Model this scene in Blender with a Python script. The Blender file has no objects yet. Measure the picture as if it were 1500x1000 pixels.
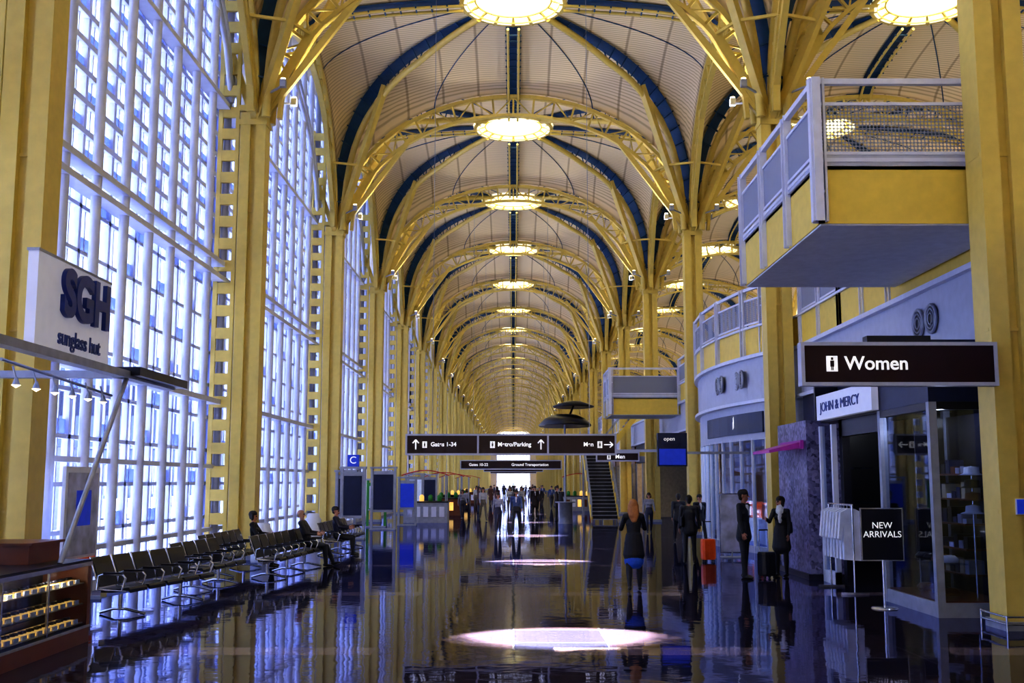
import bpy, bmesh, math, random
import numpy as np
from mathutils import Vector, Matrix
random.seed(7)
SC=bpy.context.scene
COL=SC.collection
pi=math.pi
# ------------------------------------------------------------------ materials
def newmat(name):
    m=bpy.data.materials.new(name); m.use_nodes=True
    nt=m.node_tree; b=nt.nodes.get('Principled BSDF')
    return m,nt,b
def mat(name,col,rough=0.5,metal=0.0,emit=0.0,ecol=None,var=0.12,scale=6.0,spec=0.5):
    m,nt,b=newmat(name)
    n=nt.nodes.new('ShaderNodeTexNoise'); n.inputs['Scale'].default_value=scale; n.inputs['Detail'].default_value=4
    tc=nt.nodes.new('ShaderNodeTexCoord'); nt.links.new(tc.outputs['Object'],n.inputs['Vector'])
    r=nt.nodes.new('ShaderNodeValToRGB')
    r.color_ramp.elements[0].position=0.3; r.color_ramp.elements[1].position=0.7
    r.color_ramp.elements[0].color=[max(0,c*(1-var)) for c in col]+[1]
    r.color_ramp.elements[1].color=[min(1,c*(1+var)) for c in col]+[1]
    nt.links.new(n.outputs['Fac'],r.inputs['Fac']); nt.links.new(r.outputs['Color'],b.inputs['Base Color'])
    b.inputs['Roughness'].default_value=rough; b.inputs['Metallic'].default_value=metal
    b.inputs['Specular IOR Level'].default_value=spec
    if emit>0:
        b.inputs['Emission Color'].default_value=list(ecol or col)+[1]; b.inputs['Emission Strength'].default_value=emit
    return m
M={}
M['yel']=mat('yellow_steel',(0.66,0.51,0.14),0.45,var=.05)
M['yel2']=mat('yellow_panel',(0.74,0.55,0.11),0.5,var=.05)
M['white']=mat('white_steel',(0.64,0.66,0.80),0.4,var=0.05)
M['whitep']=mat('white_panel',(0.70,0.72,0.84),0.45,var=0.04)
M['signp']=mat('emissive_sign_panel',(0.70,0.72,0.88),0.4,var=0.03,emit=.10,ecol=(.8,.84,1))  # slight emission brightens the sign boards in place of a lamp
M['blue']=mat('blue_truss',(0.010,0.065,0.17),0.5)
M['dark']=mat('dark_panel',(0.010,0.010,0.020),0.3)
M['navy']=mat('navy_panel',(0.012,0.02,0.07),0.35)
M['grey']=mat('grey_metal',(0.34,0.36,0.44),0.4,0.3)
M['lgrey']=mat('light_grey_panel',(0.46,0.48,0.60),0.45,var=0.05)
M['sgrey']=mat('soffit_grey',(0.60,0.61,0.66),0.5,var=0.08)
M['mfloor']=mat('mezzanine_carpet',(0.05,0.05,0.06),0.9)
M['chrome']=mat('chrome',(0.7,0.72,0.8),0.2,0.9)
M['black']=mat('black_vinyl',(0.010,0.010,0.016),0.35)
M['wood']=mat('brown_wood',(0.16,0.05,0.02),0.35,scale=3)
M['maroon']=mat('maroon_sign',(0.022,0.006,0.010),0.35)
M['textw']=mat('white_letters',(0.85,0.85,0.85),0.5,emit=0.4,ecol=(1,1,1))
M['navyl']=mat('navy_letters',(0.015,0.04,0.26),0.35)
M['lamp']=mat('lamp_glow',(1,0.85,0.5),0.5,emit=3,ecol=(1,0.85,0.55))
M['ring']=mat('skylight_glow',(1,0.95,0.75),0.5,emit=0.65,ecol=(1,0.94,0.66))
M['drum']=mat('skylight_drum',(0.75,0.72,0.52),0.6,emit=0.08,ecol=(1,0.92,0.6))  # faint emission stands in for daylight on the drum wall
M['orange']=mat('orange_shell',(0.85,0.13,0.02),0.35)
M['bluesig']=mat('blue_sign',(0.02,0.05,0.4),0.4,emit=0.18,ecol=(0.02,0.07,0.8))
M['green']=mat('green_panel',(0.05,0.3,0.05),0.5)
M['magenta']=mat('magenta_panel',(0.35,0.04,0.32),0.4,emit=0.1)
M['warm']=mat('warm_lit_wall',(0.6,0.4,0.22),0.6,emit=0.25,ecol=(1,0.6,0.25))  # shop lighting put into the wall as emission
M['cool']=mat('cool_lit_wall',(0.5,0.55,0.7),0.6,emit=0.22,ecol=(.6,0.7,1))  # cool version, interior light put in as emission
M['cream']=mat('cream_wall',(0.5,0.42,0.28),0.7)
M['shirt']=mat('white_cloth',(0.7,0.72,0.85),0.8)
M['poster']=mat('poster_print',(0.42,0.44,0.62),0.5,var=0.45,scale=2.5)
M['red']=mat('red_plastic',(0.5,0.03,0.02),0.4)
M['gold']=mat('gold_items',(0.8,0.5,0.12),0.3,emit=0.6,ecol=(1,0.6,0.15))  # emission put in so the goods look lit
M['dirt']=mat('asphalt',(0.045,0.05,0.08),0.9,scale=0.2)
M['exter']=mat('exterior_facade',(0.16,0.20,0.36),0.7,scale=0.3)
def glass(name,tint,gl=0.08,rough=0.02):
    m=bpy.data.materials.new(name); m.use_nodes=True; nt=m.node_tree; nt.nodes.clear()
    o=nt.nodes.new('ShaderNodeOutputMaterial'); mx=nt.nodes.new('ShaderNodeMixShader')
    t=nt.nodes.new('ShaderNodeBsdfTransparent'); g=nt.nodes.new('ShaderNodeBsdfGlossy')
    t.inputs[0].default_value=list(tint)+[1]; g.inputs['Roughness'].default_value=rough
    mx.inputs[0].default_value=gl
    nt.links.new(t.outputs[0],mx.inputs[1]); nt.links.new(g.outputs[0],mx.inputs[2]); nt.links.new(mx.outputs[0],o.inputs[0])
    return m
M['glass']=glass('window_glass',(0.88,0.92,1.0),0.05)
M['sglass']=glass('shop_glass',(0.78,0.84,0.95),0.12)
def frit():
    m=bpy.data.materials.new('fritted_glass'); m.use_nodes=True; nt=m.node_tree; nt.nodes.clear()
    o=nt.nodes.new('ShaderNodeOutputMaterial'); mx=nt.nodes.new('ShaderNodeMixShader')
    t=nt.nodes.new('ShaderNodeBsdfTransparent'); g=nt.nodes.new('ShaderNodeBsdfTranslucent')
    g.inputs[0].default_value=(0.38,0.43,0.62,1); t.inputs[0].default_value=(0.32,0.38,0.60,1)
    n=nt.nodes.new('ShaderNodeTexNoise'); n.inputs['Scale'].default_value=1.3
    mr=nt.nodes.new('ShaderNodeMapRange'); mr.inputs[3].default_value=0.45; mr.inputs[4].default_value=0.95
    nt.links.new(n.outputs['Fac'],mr.inputs[0]); nt.links.new(mr.outputs[0],mx.inputs[0])
    nt.links.new(t.outputs[0],mx.inputs[1]); nt.links.new(g.outputs[0],mx.inputs[2]); nt.links.new(mx.outputs[0],o.inputs[0])
    return m
M['frit']=frit()
def perf():
    m,nt,b=newmat('perforated_mesh')
    b.inputs['Base Color'].default_value=(0.25,0.27,0.36,1); b.inputs['Roughness'].default_value=0.5
    o=nt.nodes['Material Output']; mx=nt.nodes.new('ShaderNodeMixShader'); t=nt.nodes.new('ShaderNodeBsdfTransparent')
    tc=nt.nodes.new('ShaderNodeTexCoord'); v=nt.nodes.new('ShaderNodeTexVoronoi'); v.inputs['Scale'].default_value=18; v.inputs['Randomness'].default_value=0
    c=nt.nodes.new('ShaderNodeMath'); c.operation='GREATER_THAN'; c.inputs[1].default_value=0.42
    nt.links.new(tc.outputs['Object'],v.inputs['Vector']); nt.links.new(v.outputs['Distance'],c.inputs[0])
    nt.links.new(c.outputs[0],mx.inputs[0]); nt.links.new(t.outputs[0],mx.inputs[1]); nt.links.new(b.outputs[0],mx.inputs[2])
    nt.links.new(mx.outputs[0],o.inputs[0]); return m
M['perf']=perf()
def ceilmat():
    m,nt,b=newmat('ceiling_acoustic_panel')
    tc=nt.nodes.new('ShaderNodeTexCoord'); w=nt.nodes.new('ShaderNodeTexWave'); w.wave_type='BANDS'; w.bands_direction='Y'
    w.inputs['Scale'].default_value=2.2; w.inputs['Distortion'].default_value=0
    w2=nt.nodes.new('ShaderNodeTexWave'); w2.wave_type='BANDS'; w2.bands_direction='X'; w2.inputs['Scale'].default_value=0.22
    nt.links.new(tc.outputs['Object'],w.inputs['Vector']); nt.links.new(tc.outputs['Object'],w2.inputs['Vector'])
    r=nt.nodes.new('ShaderNodeValToRGB'); r.color_ramp.elements[0].color=(0.58,0.46,0.26,1); r.color_ramp.elements[1].color=(0.86,0.71,0.46,1)
    r.color_ramp.elements[0].position=0.0; r.color_ramp.elements[1].position=0.5
    r2=nt.nodes.new('ShaderNodeValToRGB'); r2.color_ramp.elements[0].color=(0.6,0.55,0.5,1); r2.color_ramp.elements[1].color=(1,1,1,1)
    r2.color_ramp.elements[0].position=0.0; r2.color_ramp.elements[1].position=0.02
    mx=nt.nodes.new('ShaderNodeMix'); mx.data_type='RGBA'; mx.blend_type='MULTIPLY'; mx.inputs[0].default_value=1
    nt.links.new(w.outputs['Fac'],r.inputs[0]); nt.links.new(w2.outputs['Fac'],r2.inputs[0])
    nt.links.new(r.outputs[0],mx.inputs[6]); nt.links.new(r2.outputs[0],mx.inputs[7]); nt.links.new(mx.outputs[2],b.inputs['Base Color'])
    b.inputs['Roughness'].default_value=0.75; return m
M['ceil']=ceilmat()
def mosaic():
    m,nt,b=newmat('mosaic_tile')
    tc=nt.nodes.new('ShaderNodeTexCoord'); v=nt.nodes.new('ShaderNodeTexVoronoi'); v.inputs['Scale'].default_value=14
    r=nt.nodes.new('ShaderNodeValToRGB'); r.color_ramp.elements[0].color=(0.015,0.015,0.06,1); r.color_ramp.elements[1].color=(0.32,0.30,0.5,1)
    nt.links.new(tc.outputs['Object'],v.inputs['Vector']); nt.links.new(v.outputs['Color'],r.inputs[0]); nt.links.new(r.outputs[0],b.inputs['Base Color'])
    b.inputs['Roughness'].default_value=0.3; return m
M['mosaic']=mosaic()
def floormat():
    m,nt,b=newmat('polished_terrazzo')
    L=nt.links.new
    tc=nt.nodes.new('ShaderNodeTexCoord'); sp=nt.nodes.new('ShaderNodeSeparateXYZ'); L(tc.outputs['Object'],sp.inputs[0])
    br=nt.nodes.new('ShaderNodeTexBrick'); br.offset=0.0; br.inputs['Scale'].default_value=1.0
    br.inputs['Brick Width'].default_value=1.2; br.inputs['Row Height'].default_value=1.2; br.inputs['Mortar Size'].default_value=0.010
    br.inputs['Color1'].default_value=(0.016,0.017,0.036,1); br.inputs['Color2'].default_value=(0.048,0.030,0.034,1); br.inputs['Mortar'].default_value=(0.09,0.09,0.10,1)
    L(tc.outputs['Object'],br.inputs['Vector'])
    def math_(op,a,bv=None):
        n=nt.nodes.new('ShaderNodeMath'); n.operation=op
        if isinstance(a,(int,float)): n.inputs[0].default_value=a
        else: L(a,n.inputs[0])
        if bv is not None:
            if isinstance(bv,(int,float)): n.inputs[1].default_value=bv
            else: L(bv,n.inputs[1])
        return n.outputs[0]
    by=math_('PINGPONG',sp.outputs['Y'],3.42); band=math_('LESS_THAN',by,0.30)
    bx=math_('PINGPONG',math_('ADD',sp.outputs['X'],0.6),2.4); bx2=math_('GREATER_THAN',bx,1.1); band=math_('MULTIPLY',band,bx2)
    mx=nt.nodes.new('ShaderNodeMix'); mx.data_type='RGBA'; L(band,mx.inputs[0]); L(br.outputs['Color'],mx.inputs[6]); mx.inputs[7].default_value=(0.22,0.16,0.17,1)
    ns=nt.nodes.new('ShaderNodeTexNoise'); ns.inputs['Scale'].default_value=60; L(tc.outputs['Object'],ns.inputs['Vector'])
    mr=nt.nodes.new('ShaderNodeMapRange'); mr.inputs[3].default_value=0.6; mr.inputs[4].default_value=1.5; L(ns.outputs['Fac'],mr.inputs[0])
    m2=nt.nodes.new('ShaderNodeMix'); m2.data_type='RGBA'; m2.blend_type='MULTIPLY'; m2.inputs[0].default_value=1; L(mx.outputs[2],m2.inputs[6]); L(mr.outputs[0],m2.inputs[7])
    n2=nt.nodes.new('ShaderNodeTexNoise'); n2.inputs['Scale'].default_value=2.6; n2.inputs['Detail'].default_value=2; L(tc.outputs['Object'],n2.inputs['Vector'])
    bp=nt.nodes.new('ShaderNodeBump'); bp.inputs['Strength'].default_value=0.22; bp.inputs['Distance'].default_value=0.010; L(n2.outputs['Fac'],bp.inputs['Height'])
    nt.nodes.remove(b); o=nt.nodes['Material Output']
    df=nt.nodes.new('ShaderNodeBsdfDiffuse'); gl=nt.nodes.new('ShaderNodeBsdfGlossy'); fr=nt.nodes.new('ShaderNodeFresnel'); ms=nt.nodes.new('ShaderNodeMixShader')
    fr.inputs['IOR'].default_value=1.5; gl.inputs['Color'].default_value=(.66,.71,1.0,1); gl.inputs['Roughness'].default_value=.04
    L(m2.outputs[2],df.inputs['Color']); L(bp.outputs[0],gl.inputs['Normal'])
    L(fr.outputs[0],ms.inputs[0]); L(df.outputs[0],ms.inputs[1]); L(gl.outputs[0],ms.inputs[2]); L(ms.outputs[0],o.inputs[0])
    return m
M['floor']=floormat()
# ------------------------------------------------------------------ mesh builder
class MB:
    def __init__(s): s.v=[];s.f=[];s.m=[];s.s=[];s.mats=[]
    def mi(s,k):
        if k not in s.mats: s.mats.append(k)
        return s.mats.index(k)
    def add(s,vs,fs,k,sm=False):
        o=len(s.v); s.v+= [tuple(v) for v in vs]; i=s.mi(k)
        for f in fs: s.f.append(tuple(o+a for a in f)); s.m.append(i); s.s.append(sm)
    def box(s,x0,x1,y0,y1,z0,z1,k):
        s.add([(x0,y0,z0),(x1,y0,z0),(x1,y1,z0),(x0,y1,z0),(x0,y0,z1),(x1,y0,z1),(x1,y1,z1),(x0,y1,z1)],
              [(0,3,2,1),(4,5,6,7),(0,1,5,4),(1,2,6,5),(2,3,7,6),(3,0,4,7)],k)
    def beam(s,p,q,w,h,k,side=None):
        p=Vector(p);q=Vector(q);t=(q-p)
        if t.length<1e-6:return
        t.normalize()
        a=Vector(side) if side else (Vector((0,0,1)) if abs(t.z)<0.95 else Vector((0,1,0)))
        if side: n1=(a-t*a.dot(t)).normalized(); n2=t.cross(n1)
        else: n1=t.cross(a).normalized(); n2=n1.cross(t)
        vs=[]
        for c in (p,q):
            for sx,sy in((-1,-1),(1,-1),(1,1),(-1,1)): vs.append(c+n1*sx*w/2+n2*sy*h/2)
        s.add(vs,[(0,3,2,1),(4,5,6,7),(0,1,5,4),(1,2,6,5),(2,3,7,6),(3,0,4,7)],k)
    def tube(s,pts,r,k,seg=8,closed=False,r1=None,caps=True):
        pts=[Vector(p) for p in pts]; n=len(pts); vs=[];prev=None
        for i,p in enumerate(pts):
            if closed: t=pts[(i+1)%n]-pts[i-1]
            else: t=pts[min(i+1,n-1)]-pts[max(i-1,0)]
            t.normalize()
            if prev is None: a=Vector((0,0,1)) if abs(t.z)<0.9 else Vector((1,0,0)); n1=t.cross(a).normalized()
            else: n1=(prev-t*prev.dot(t)).normalized()
            prev=n1; n2=t.cross(n1); rr=r if r1 is None else r+(r1-r)*i/(n-1)
            for j in range(seg):
                a=2*pi*j/seg; vs.append(p+n1*math.cos(a)*rr+n2*math.sin(a)*rr)
        fs=[]
        for i in range(n if closed else n-1):
            for j in range(seg):
                a=i*seg+j;b=i*seg+(j+1)%seg;c=((i+1)%n)*seg+(j+1)%seg;d=((i+1)%n)*seg+j; fs.append((a,b,c,d))
        s.add(vs,fs,k,True)
        if not closed and caps:
            s.add(vs[:seg],[tuple(range(seg))[::-1]],k); s.add(vs[-seg:],[tuple(range(seg))],k)
    def lathe(s,prof,k,c=(0,0,0),seg=24,sx=1,sy=1,sm=True):
        vs=[];n=len(prof)
        for r,z in prof:
            for j in range(seg):
                a=2*pi*j/seg; vs.append((c[0]+r*math.cos(a)*sx,c[1]+r*math.sin(a)*sy,c[2]+z))
        fs=[(i*seg+j,i*seg+(j+1)%seg,(i+1)*seg+(j+1)%seg,(i+1)*seg+j) for i in range(n-1) for j in range(seg)]
        s.add(vs,fs,k,sm)
    def ribbon(s,pts,z0,z1,th,k):
        for i in range(len(pts)-1):
            a=Vector((pts[i][0],pts[i][1],0));b=Vector((pts[i+1][0],pts[i+1][1],0)); d=(b-a).normalized(); n=Vector((-d.y,d.x,0))*th/2
            vs=[a-n,a+n,b+n,b-n]; vv=[(v.x,v.y,z0) for v in vs]+[(v.x,v.y,z1) for v in vs]
            s.add(vv,[(0,3,2,1),(4,5,6,7),(0,1,5,4),(1,2,6,5),(2,3,7,6),(3,0,4,7)],k)
    def mesh(s,name):
        me=bpy.data.meshes.new(name); me.from_pydata(s.v,[],s.f)
        for k in s.mats: me.materials.append(M[k] if isinstance(k,str) else k)
        me.polygons.foreach_set('material_index',s.m); me.polygons.foreach_set('use_smooth',s.s); me.update(); return me
    def obj(s,name,loc=(0,0,0),rz=0,parent=None):
        return place(s.mesh(name),name,loc,rz,parent)
def place(me,name,loc=(0,0,0),rz=0,parent=None):
    o=bpy.data.objects.new(name,me); COL.objects.link(o); o.location=loc; o.rotation_euler=(0,0,rz)
    if parent: o.parent=parent
    return o
def empty(name,loc=(0,0,0),rz=0):
    o=bpy.data.objects.new(name,None); COL.objects.link(o); o.location=loc;o.rotation_euler=(0,0,rz); return o
def text(body,size,loc,rot,k,parent,ext=0.006,align='LEFT',name='lettering',sx=1.0,off=0.0):
    c=bpy.data.curves.new(name,'FONT'); c.body=body; c.size=size; c.extrude=ext; c.align_x=align; c.align_y='CENTER'; c.offset=off
    c.materials.append(M[k]); o=bpy.data.objects.new(name,c); COL.objects.link(o); o.location=loc; o.rotation_euler=rot; o.scale=(sx,1,1)
    o.parent=parent; return o
FC=(pi/2,0,0); FPX=(pi/2,0,pi/2); FNX=(pi/2,0,-pi/2)
# ------------------------------------------------------------------ layout
HX=7.2; HY=6.85; L=13.7; Y0=15.8; ZC=12.1; RISE=5.6
NB=23
lines=[Y0+L*i for i in range(-2,NB+1)]
YS,YE=lines[0],lines[-1]
def e(t): return math.sqrt(max(0.0,1-t*t))
def S(x,y):
    eu=e(min(1,abs(x)/HX)); ev=e(min(1,abs(y)/HY))
    return ZC+0.15+RISE*(eu+ev-eu*ev)+0.9*eu*ev
RO=1.75
def vault():
    mb=MB(); per=[]
    n=20
    for i in range(n): per.append((-HX+2*HX*i/n,-HY))
    for i in range(n): per.append((HX,-HY+2*HY*i/n))
    for i in range(n): per.append((HX-2*HX*i/n,HY))
    for i in range(n): per.append((-HX,HY-2*HY*i/n))
    rad=16; vs=[]
    for j in range(rad+1):
        t=(j/rad); t=1-(1-t)**1.7
        for p in per:
            a=math.atan2(p[1],p[0]); q=(RO*math.cos(a),RO*math.sin(a))
            x=q[0]+(p[0]-q[0])*t; y=q[1]+(p[1]-q[1])*t; vs.append((x,y,S(x,y)))
    N=len(per); fs=[(j*N+i,j*N+(i+1)%N,(j+1)*N+(i+1)%N,(j+1)*N+i) for j in range(rad) for i in range(N)]
    mb.add(vs,fs,'ceil',True)
    def path(P,n=18,pw=1.8,t0=0.0):
        a=math.atan2(P[1],P[0]); q=(RO*math.cos(a),RO*math.sin(a)); o=[]
        for j in range(n+1):
            t=1-(1-j/n)**pw; t*=1-t0
            o.append((q[0]+(P[0]-q[0])*t,q[1]+(P[1]-q[1])*t))
        return o
    def band(P,w,k,dz,pw=1.8):
        pts=path(P,pw=pw); d=Vector((P[0],P[1])).normalized(); n=Vector((-d.y,d.x)); vs=[]
        for x,y in pts:
            z=S(x,y)-dz; vs+= [(x*0.985+n.x*w,y*0.985+n.y*w,z),(x*0.985-n.x*w,y*0.985-n.y*w,z)]
        mb.add(vs,[(2*i,2*i+1,2*i+3,2*i+2) for i in range(len(pts)-1)],k,True)
    for P in((HX,HY),(-HX,HY),(HX,-HY),(-HX,-HY)):
        band(P,0.29,'blue',0.07)
        pts=path(P,n=16); tp=[]
        for i,(x,y) in enumerate(pts):
            f=1-0.05*min(1,i/8); tp.append((x*f,y*f,S(x,y)-0.58*(0.35+0.65*min(1,(16-i)/8))*(0.25+0.75*min(1,i/4))))
        mb.tube(tp,0.125,'yel',8)
        d=Vector((P[0],P[1])).normalized(); n=Vector((-d.y,d.x))
        for i in range(1,16):
            x,y=pts[i]
            for sgn in(-1,1): mb.beam(tp[i],(x+n.x*.27*sgn,y+n.y*.27*sgn,S(x,y)-.05),0.04,0.04,'blue')
    for P in((0.001,HY),(0.001,-HY),(HX,0.001),(-HX,0.001)):
        band(P,0.28,'blue',0.06,1.0)
        pts=path(P,n=10,pw=1.0); d=Vector((P[0],P[1])).normalized(); n=Vector((-d.y,d.x))
        for sgn in(-1,1): mb.tube([(x+n.x*.2*sgn,y+n.y*.2*sgn,S(x,y)-0.3) for x,y in pts],0.055,'yel',6)
        for i in range(1,10):
            x,y=pts[i]; mb.beam((x+n.x*.3,y+n.y*.3,S(x,y)-.3),(x-n.x*.3,y-n.y*.3,S(x,y)-.3),0.05,0.05,'blue')
    for P in((HX,HY*.45),(-HX,HY*.45),(HX,-HY*.45),(-HX,-HY*.45),(HX*.45,HY),(-HX*.45,HY),(HX*.45,-HY),(-HX*.45,-HY)):
        pts=path(P,n=12); mb.tube([(x,y,S(x,y)-0.02) for x,y in pts],0.022,'blue',4)
    return mb
vm=vault().mesh('vault')
def oculus():
    mb=MB(); z=S(RO,0)+.34
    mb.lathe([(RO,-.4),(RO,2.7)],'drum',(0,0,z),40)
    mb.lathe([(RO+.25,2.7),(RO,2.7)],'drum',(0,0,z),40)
    ring=lambda r,zz,n=40:[(r*math.cos(2*pi*i/n),r*math.sin(2*pi*i/n),zz) for i in range(n)]
    mb.tube(ring(RO+.02,z-.34),0.10,'yel',8,True)
    mb.lathe([(RO+.12,-.50),(RO+.12,-.42),(RO-.14,-.42),(RO-.14,-.50),(RO+.12,-.50)],'yel',(0,0,z),40,sm=False)
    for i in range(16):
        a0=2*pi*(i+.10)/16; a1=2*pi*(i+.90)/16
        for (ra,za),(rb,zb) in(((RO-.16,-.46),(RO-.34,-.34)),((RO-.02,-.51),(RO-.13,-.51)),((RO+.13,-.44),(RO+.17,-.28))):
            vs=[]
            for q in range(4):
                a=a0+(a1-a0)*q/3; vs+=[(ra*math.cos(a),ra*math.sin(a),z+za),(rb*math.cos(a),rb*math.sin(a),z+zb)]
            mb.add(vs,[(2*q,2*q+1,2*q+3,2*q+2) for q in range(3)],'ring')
    mb.tube(ring(RO-.42,z-.36),0.04,'yel',6,True)
    for i in range(16):
        a=2*pi*i/16; c,s_=math.cos(a),math.sin(a)
        mb.beam(((RO+.14)*c,(RO+.14)*s_,z-.48),((RO-.42)*c,(RO-.42)*s_,z-.36),0.07,0.07,'yel')
    return mb
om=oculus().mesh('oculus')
def arch(h):
    mb=MB(); n=26; out=[];inn=[]
    for i in range(n+1):
        a=pi*i/n; out.append(((h-.1)*math.cos(a),0,ZC+RISE*math.sin(a))); inn.append(((h-.66)*math.cos(a),0,ZC+(RISE-.78)*math.sin(a)))
    for i in range(n):
        sd=(0.001,0,1) if 4<i<n-4 else (1,0,0.3 if i<5 else -0.3)
        mb.beam(out[i],out[i+1],0.14,0.24,'yel',side=sd); mb.beam(inn[i],inn[i+1],0.12,0.20,'yel',side=sd)
    for i in range(1,n):
        mb.beam(out[i],inn[i],0.10,0.08,'yel',side=(0,1,0))
        if i<n-1: mb.beam(out[i] if i%2 else inn[i],inn[i+1] if i%2 else out[i+1],0.05,0.05,'yel')
    return mb
atr=arch(HX).mesh('arch_truss_t'); alo=arch(HY).mesh('arch_truss_l')
def column(kind):
    mb=MB()
    for sx in(-1,1): mb.box(min(sx*.08,sx*.35),max(sx*.08,sx*.35),-.28,.28,0.0,12.2,'yel')
    mb.box(-.08,.08,-.16,.16,0,12.2,'yel')
    for z in [1.6+2.6*i for i in range(5)]: mb.box(-.355,.355,-.20,.20,z,z+.05,'yel')
    mb.box(-.40,.40,-.33,.33,0,0.12,'grey')
    mb.box(-.38,.38,-.31,.31,11.85,12.0,'yel'); mb.box(-.38,.38,-.31,.31,12.25,12.4,'yel')
    mb.beam((0,0,12.2),(0,0,15.6),0.22,0.3,'yel')
    def st(dx,dy,z,w=.17): mb.beam((dx*.06,dy*.06,12.1),(dx,dy,z),w,w*1.1,'yel')
    xs=(-1,1) if kind!='L' else (1,)
    for s in xs: st(s*1.5,0,14.55,.24); st(s*3.1,0,16.05)
    if kind=='L': st(-1.0,0,14.8,.16)
    for s in(-1,1): st(0,s*1.5,14.5,.24); st(0,s*3.0,16.0)
    for s in xs:
        for q in(-1,1):
            st(s*2.2,q*2.15,S(HX-2.2,HY-2.15)-.5,.22); mb.beam((s*1.1,q*1.08,14.5),(s*1.5,0,14.55),.08,.08,'yel'); mb.beam((s*1.1,q*1.08,14.5),(0,q*1.5,14.5),.08,.08,'yel')
            mb.box(s*.9-.08,s*.9+.08,q*.75-.08,q*.75+.08,12.75,12.95,'grey'); mb.beam((s*.4,q*.35,12.7),(s*.9,q*.75,12.8),.05,.05,'grey'); mb.lathe([(0.0,.0),(.07,.0),(.07,.05),(0,.06)],'lamp',(s*.9,q*.75,12.95),8)
    if kind=='L':
        mb.box(-.98,-.86,-.22,-.10,0.1,16.2,'yel'); mb.box(-.50,-.40,-.22,-.10,0.1,16.2,'yel')
        z=.3
        while z<16: mb.box(-.9,-.45,-.21,-.11,z,z+.30,'yel'); z+=.62
    return mb
cm={k:column(k).mesh('column_'+k) for k in('L','C')}
CE=empty('ceiling')
for i,y in enumerate(lines):
    place(cm['L'],'steel_column',(-HX,y,0)); place(cm['C'],'steel_column',(HX,y,0))
    place(atr,'arch_truss',(0,y,0),0,CE); place(atr,'arch_truss',(2*HX,y,0),0,CE)
    if i<len(lines)-1:
        yc=y+HY
        for X in(-HX,HX,3*HX-.1): place(alo,'arch_truss',(X,yc,0),pi/2,CE)
        for X in(0,2*HX):
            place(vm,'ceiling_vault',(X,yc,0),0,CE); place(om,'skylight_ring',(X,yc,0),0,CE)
# ------------------------------------------------------------------ window wall
def window():
    mb=MB(); np_=9; sp=L/np_; H=18.2
    for i in range(np_+1):
        y=i*sp; mb.tube([(.22,y,0.1),(.22,y,H)],0.105,'white',8)
        if i<np_:
            mb.box(-.18,-.08,y+sp/2-.045,y+sp/2+.045,0.2,H,'white')
            for f in(.25,.75): mb.box(-.17,-.12,y+sp*f-.022,y+sp*f+.022,0.2,H,'white')
        mb.box(-.18,-.06,y-.06,y+.06,0.2,H,'white')
    for z in(7.45,7.85,4.1,12.3): mb.box(.0,.34,0,L,z,z+.13,'white')
    for z in(2.4,0.75): mb.box(-.02,.2,0,L,z,z+.10,'white')
    z=.2
    while z<7.3: mb.box(-.2,-.06,0,L,z,z+.08,'white'); z+=.88
    z=8.1; r=0
    while z<H:
        mb.box(-.22,-.04,0,L,z,z+.12,'white')
        for c in range(2*np_):
            if (c+r)%2==0: mb.box(-.135,-.125,c*sp/2+.03,(c+1)*sp/2-.03,z+.12,z+.36,'frit')
        z+=.58; r+=1
    z=1.1; r=0
    while z<7.3:
        for c in range(2*np_):
            if (c*2+r)%3==0: mb.box(-.135,-.125,c*sp/2+.03,(c+1)*sp/2-.03,z,z+.34,'frit')
        z+=.88; r+=1
    ar=[(.3,L*i/20,12.6+4.0*math.sin(pi*i/20)**.6) for i in range(21)]
    mb.tube(ar,0.08,'white',8); mb.tube([(a,b,c+.45) for a,b,c in ar],0.08,'white',8)
    mb.box(-.17,-.165,0,L,.2,H,'glass')
    return mb
wm=window().mesh('window')
for i,y in enumerate(lines[:-1]): place(wm,'window_%d'%(i+1),(-8.2,y,0))
mb=MB(); mb.box(-8.5,-7.95,YS,YE,0,0.2,'whitep'); mb.box(-8.6,-8.35,YS,YE,18.2,20,'cream'); mb.box(-8.6,-HX,YS,YE,18.0,18.15,'cream')
for y in lines[:-1]:
    n=20; lo=[];hi=[]
    for i in range(n+1):
        a=pi*i/n; lo.append((-HX-.02,y+HY-HY*math.cos(a),ZC+.1+RISE*math.sin(a))); hi.append((-HX-.02,y+HY-HY*math.cos(a),18.1))
    mb.add(lo+hi,[(i,i+1,n+2+i,n+1+i) for i in range(n)],'cream')
mb.obj('wall_left')
mb=MB(); mb.box(-8.6,21.8,YS,YE+2,-0.3,0,'floor'); fo=mb.obj('floor')
mb=MB(); mb.box(3*HX+.1,3*HX+.3,YS,YE,0,20,'cream'); mb.obj('wall_right')
mb=MB(); mb.box(-8.6,3*HX,YS-.5,YS-.3,0,20,'cream'); mb.obj('wall_back')
mb=MB(); y=YE+.3
mb.box(-8.6,-5,y,y+.3,0,20,'cream'); mb.box(5,21.8,y,y+.3,0,20,'cream'); mb.box(-5,5,y,y+.3,17,20,'cream')
for x in range(-5,6): mb.box(x-.08,x+.08,y,y+.2,0,17,'white')
for z in range(0,17,2): mb.box(-5,5,y,y+.2,z,z+.15,'white')
mb.obj('wall_far')
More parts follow.
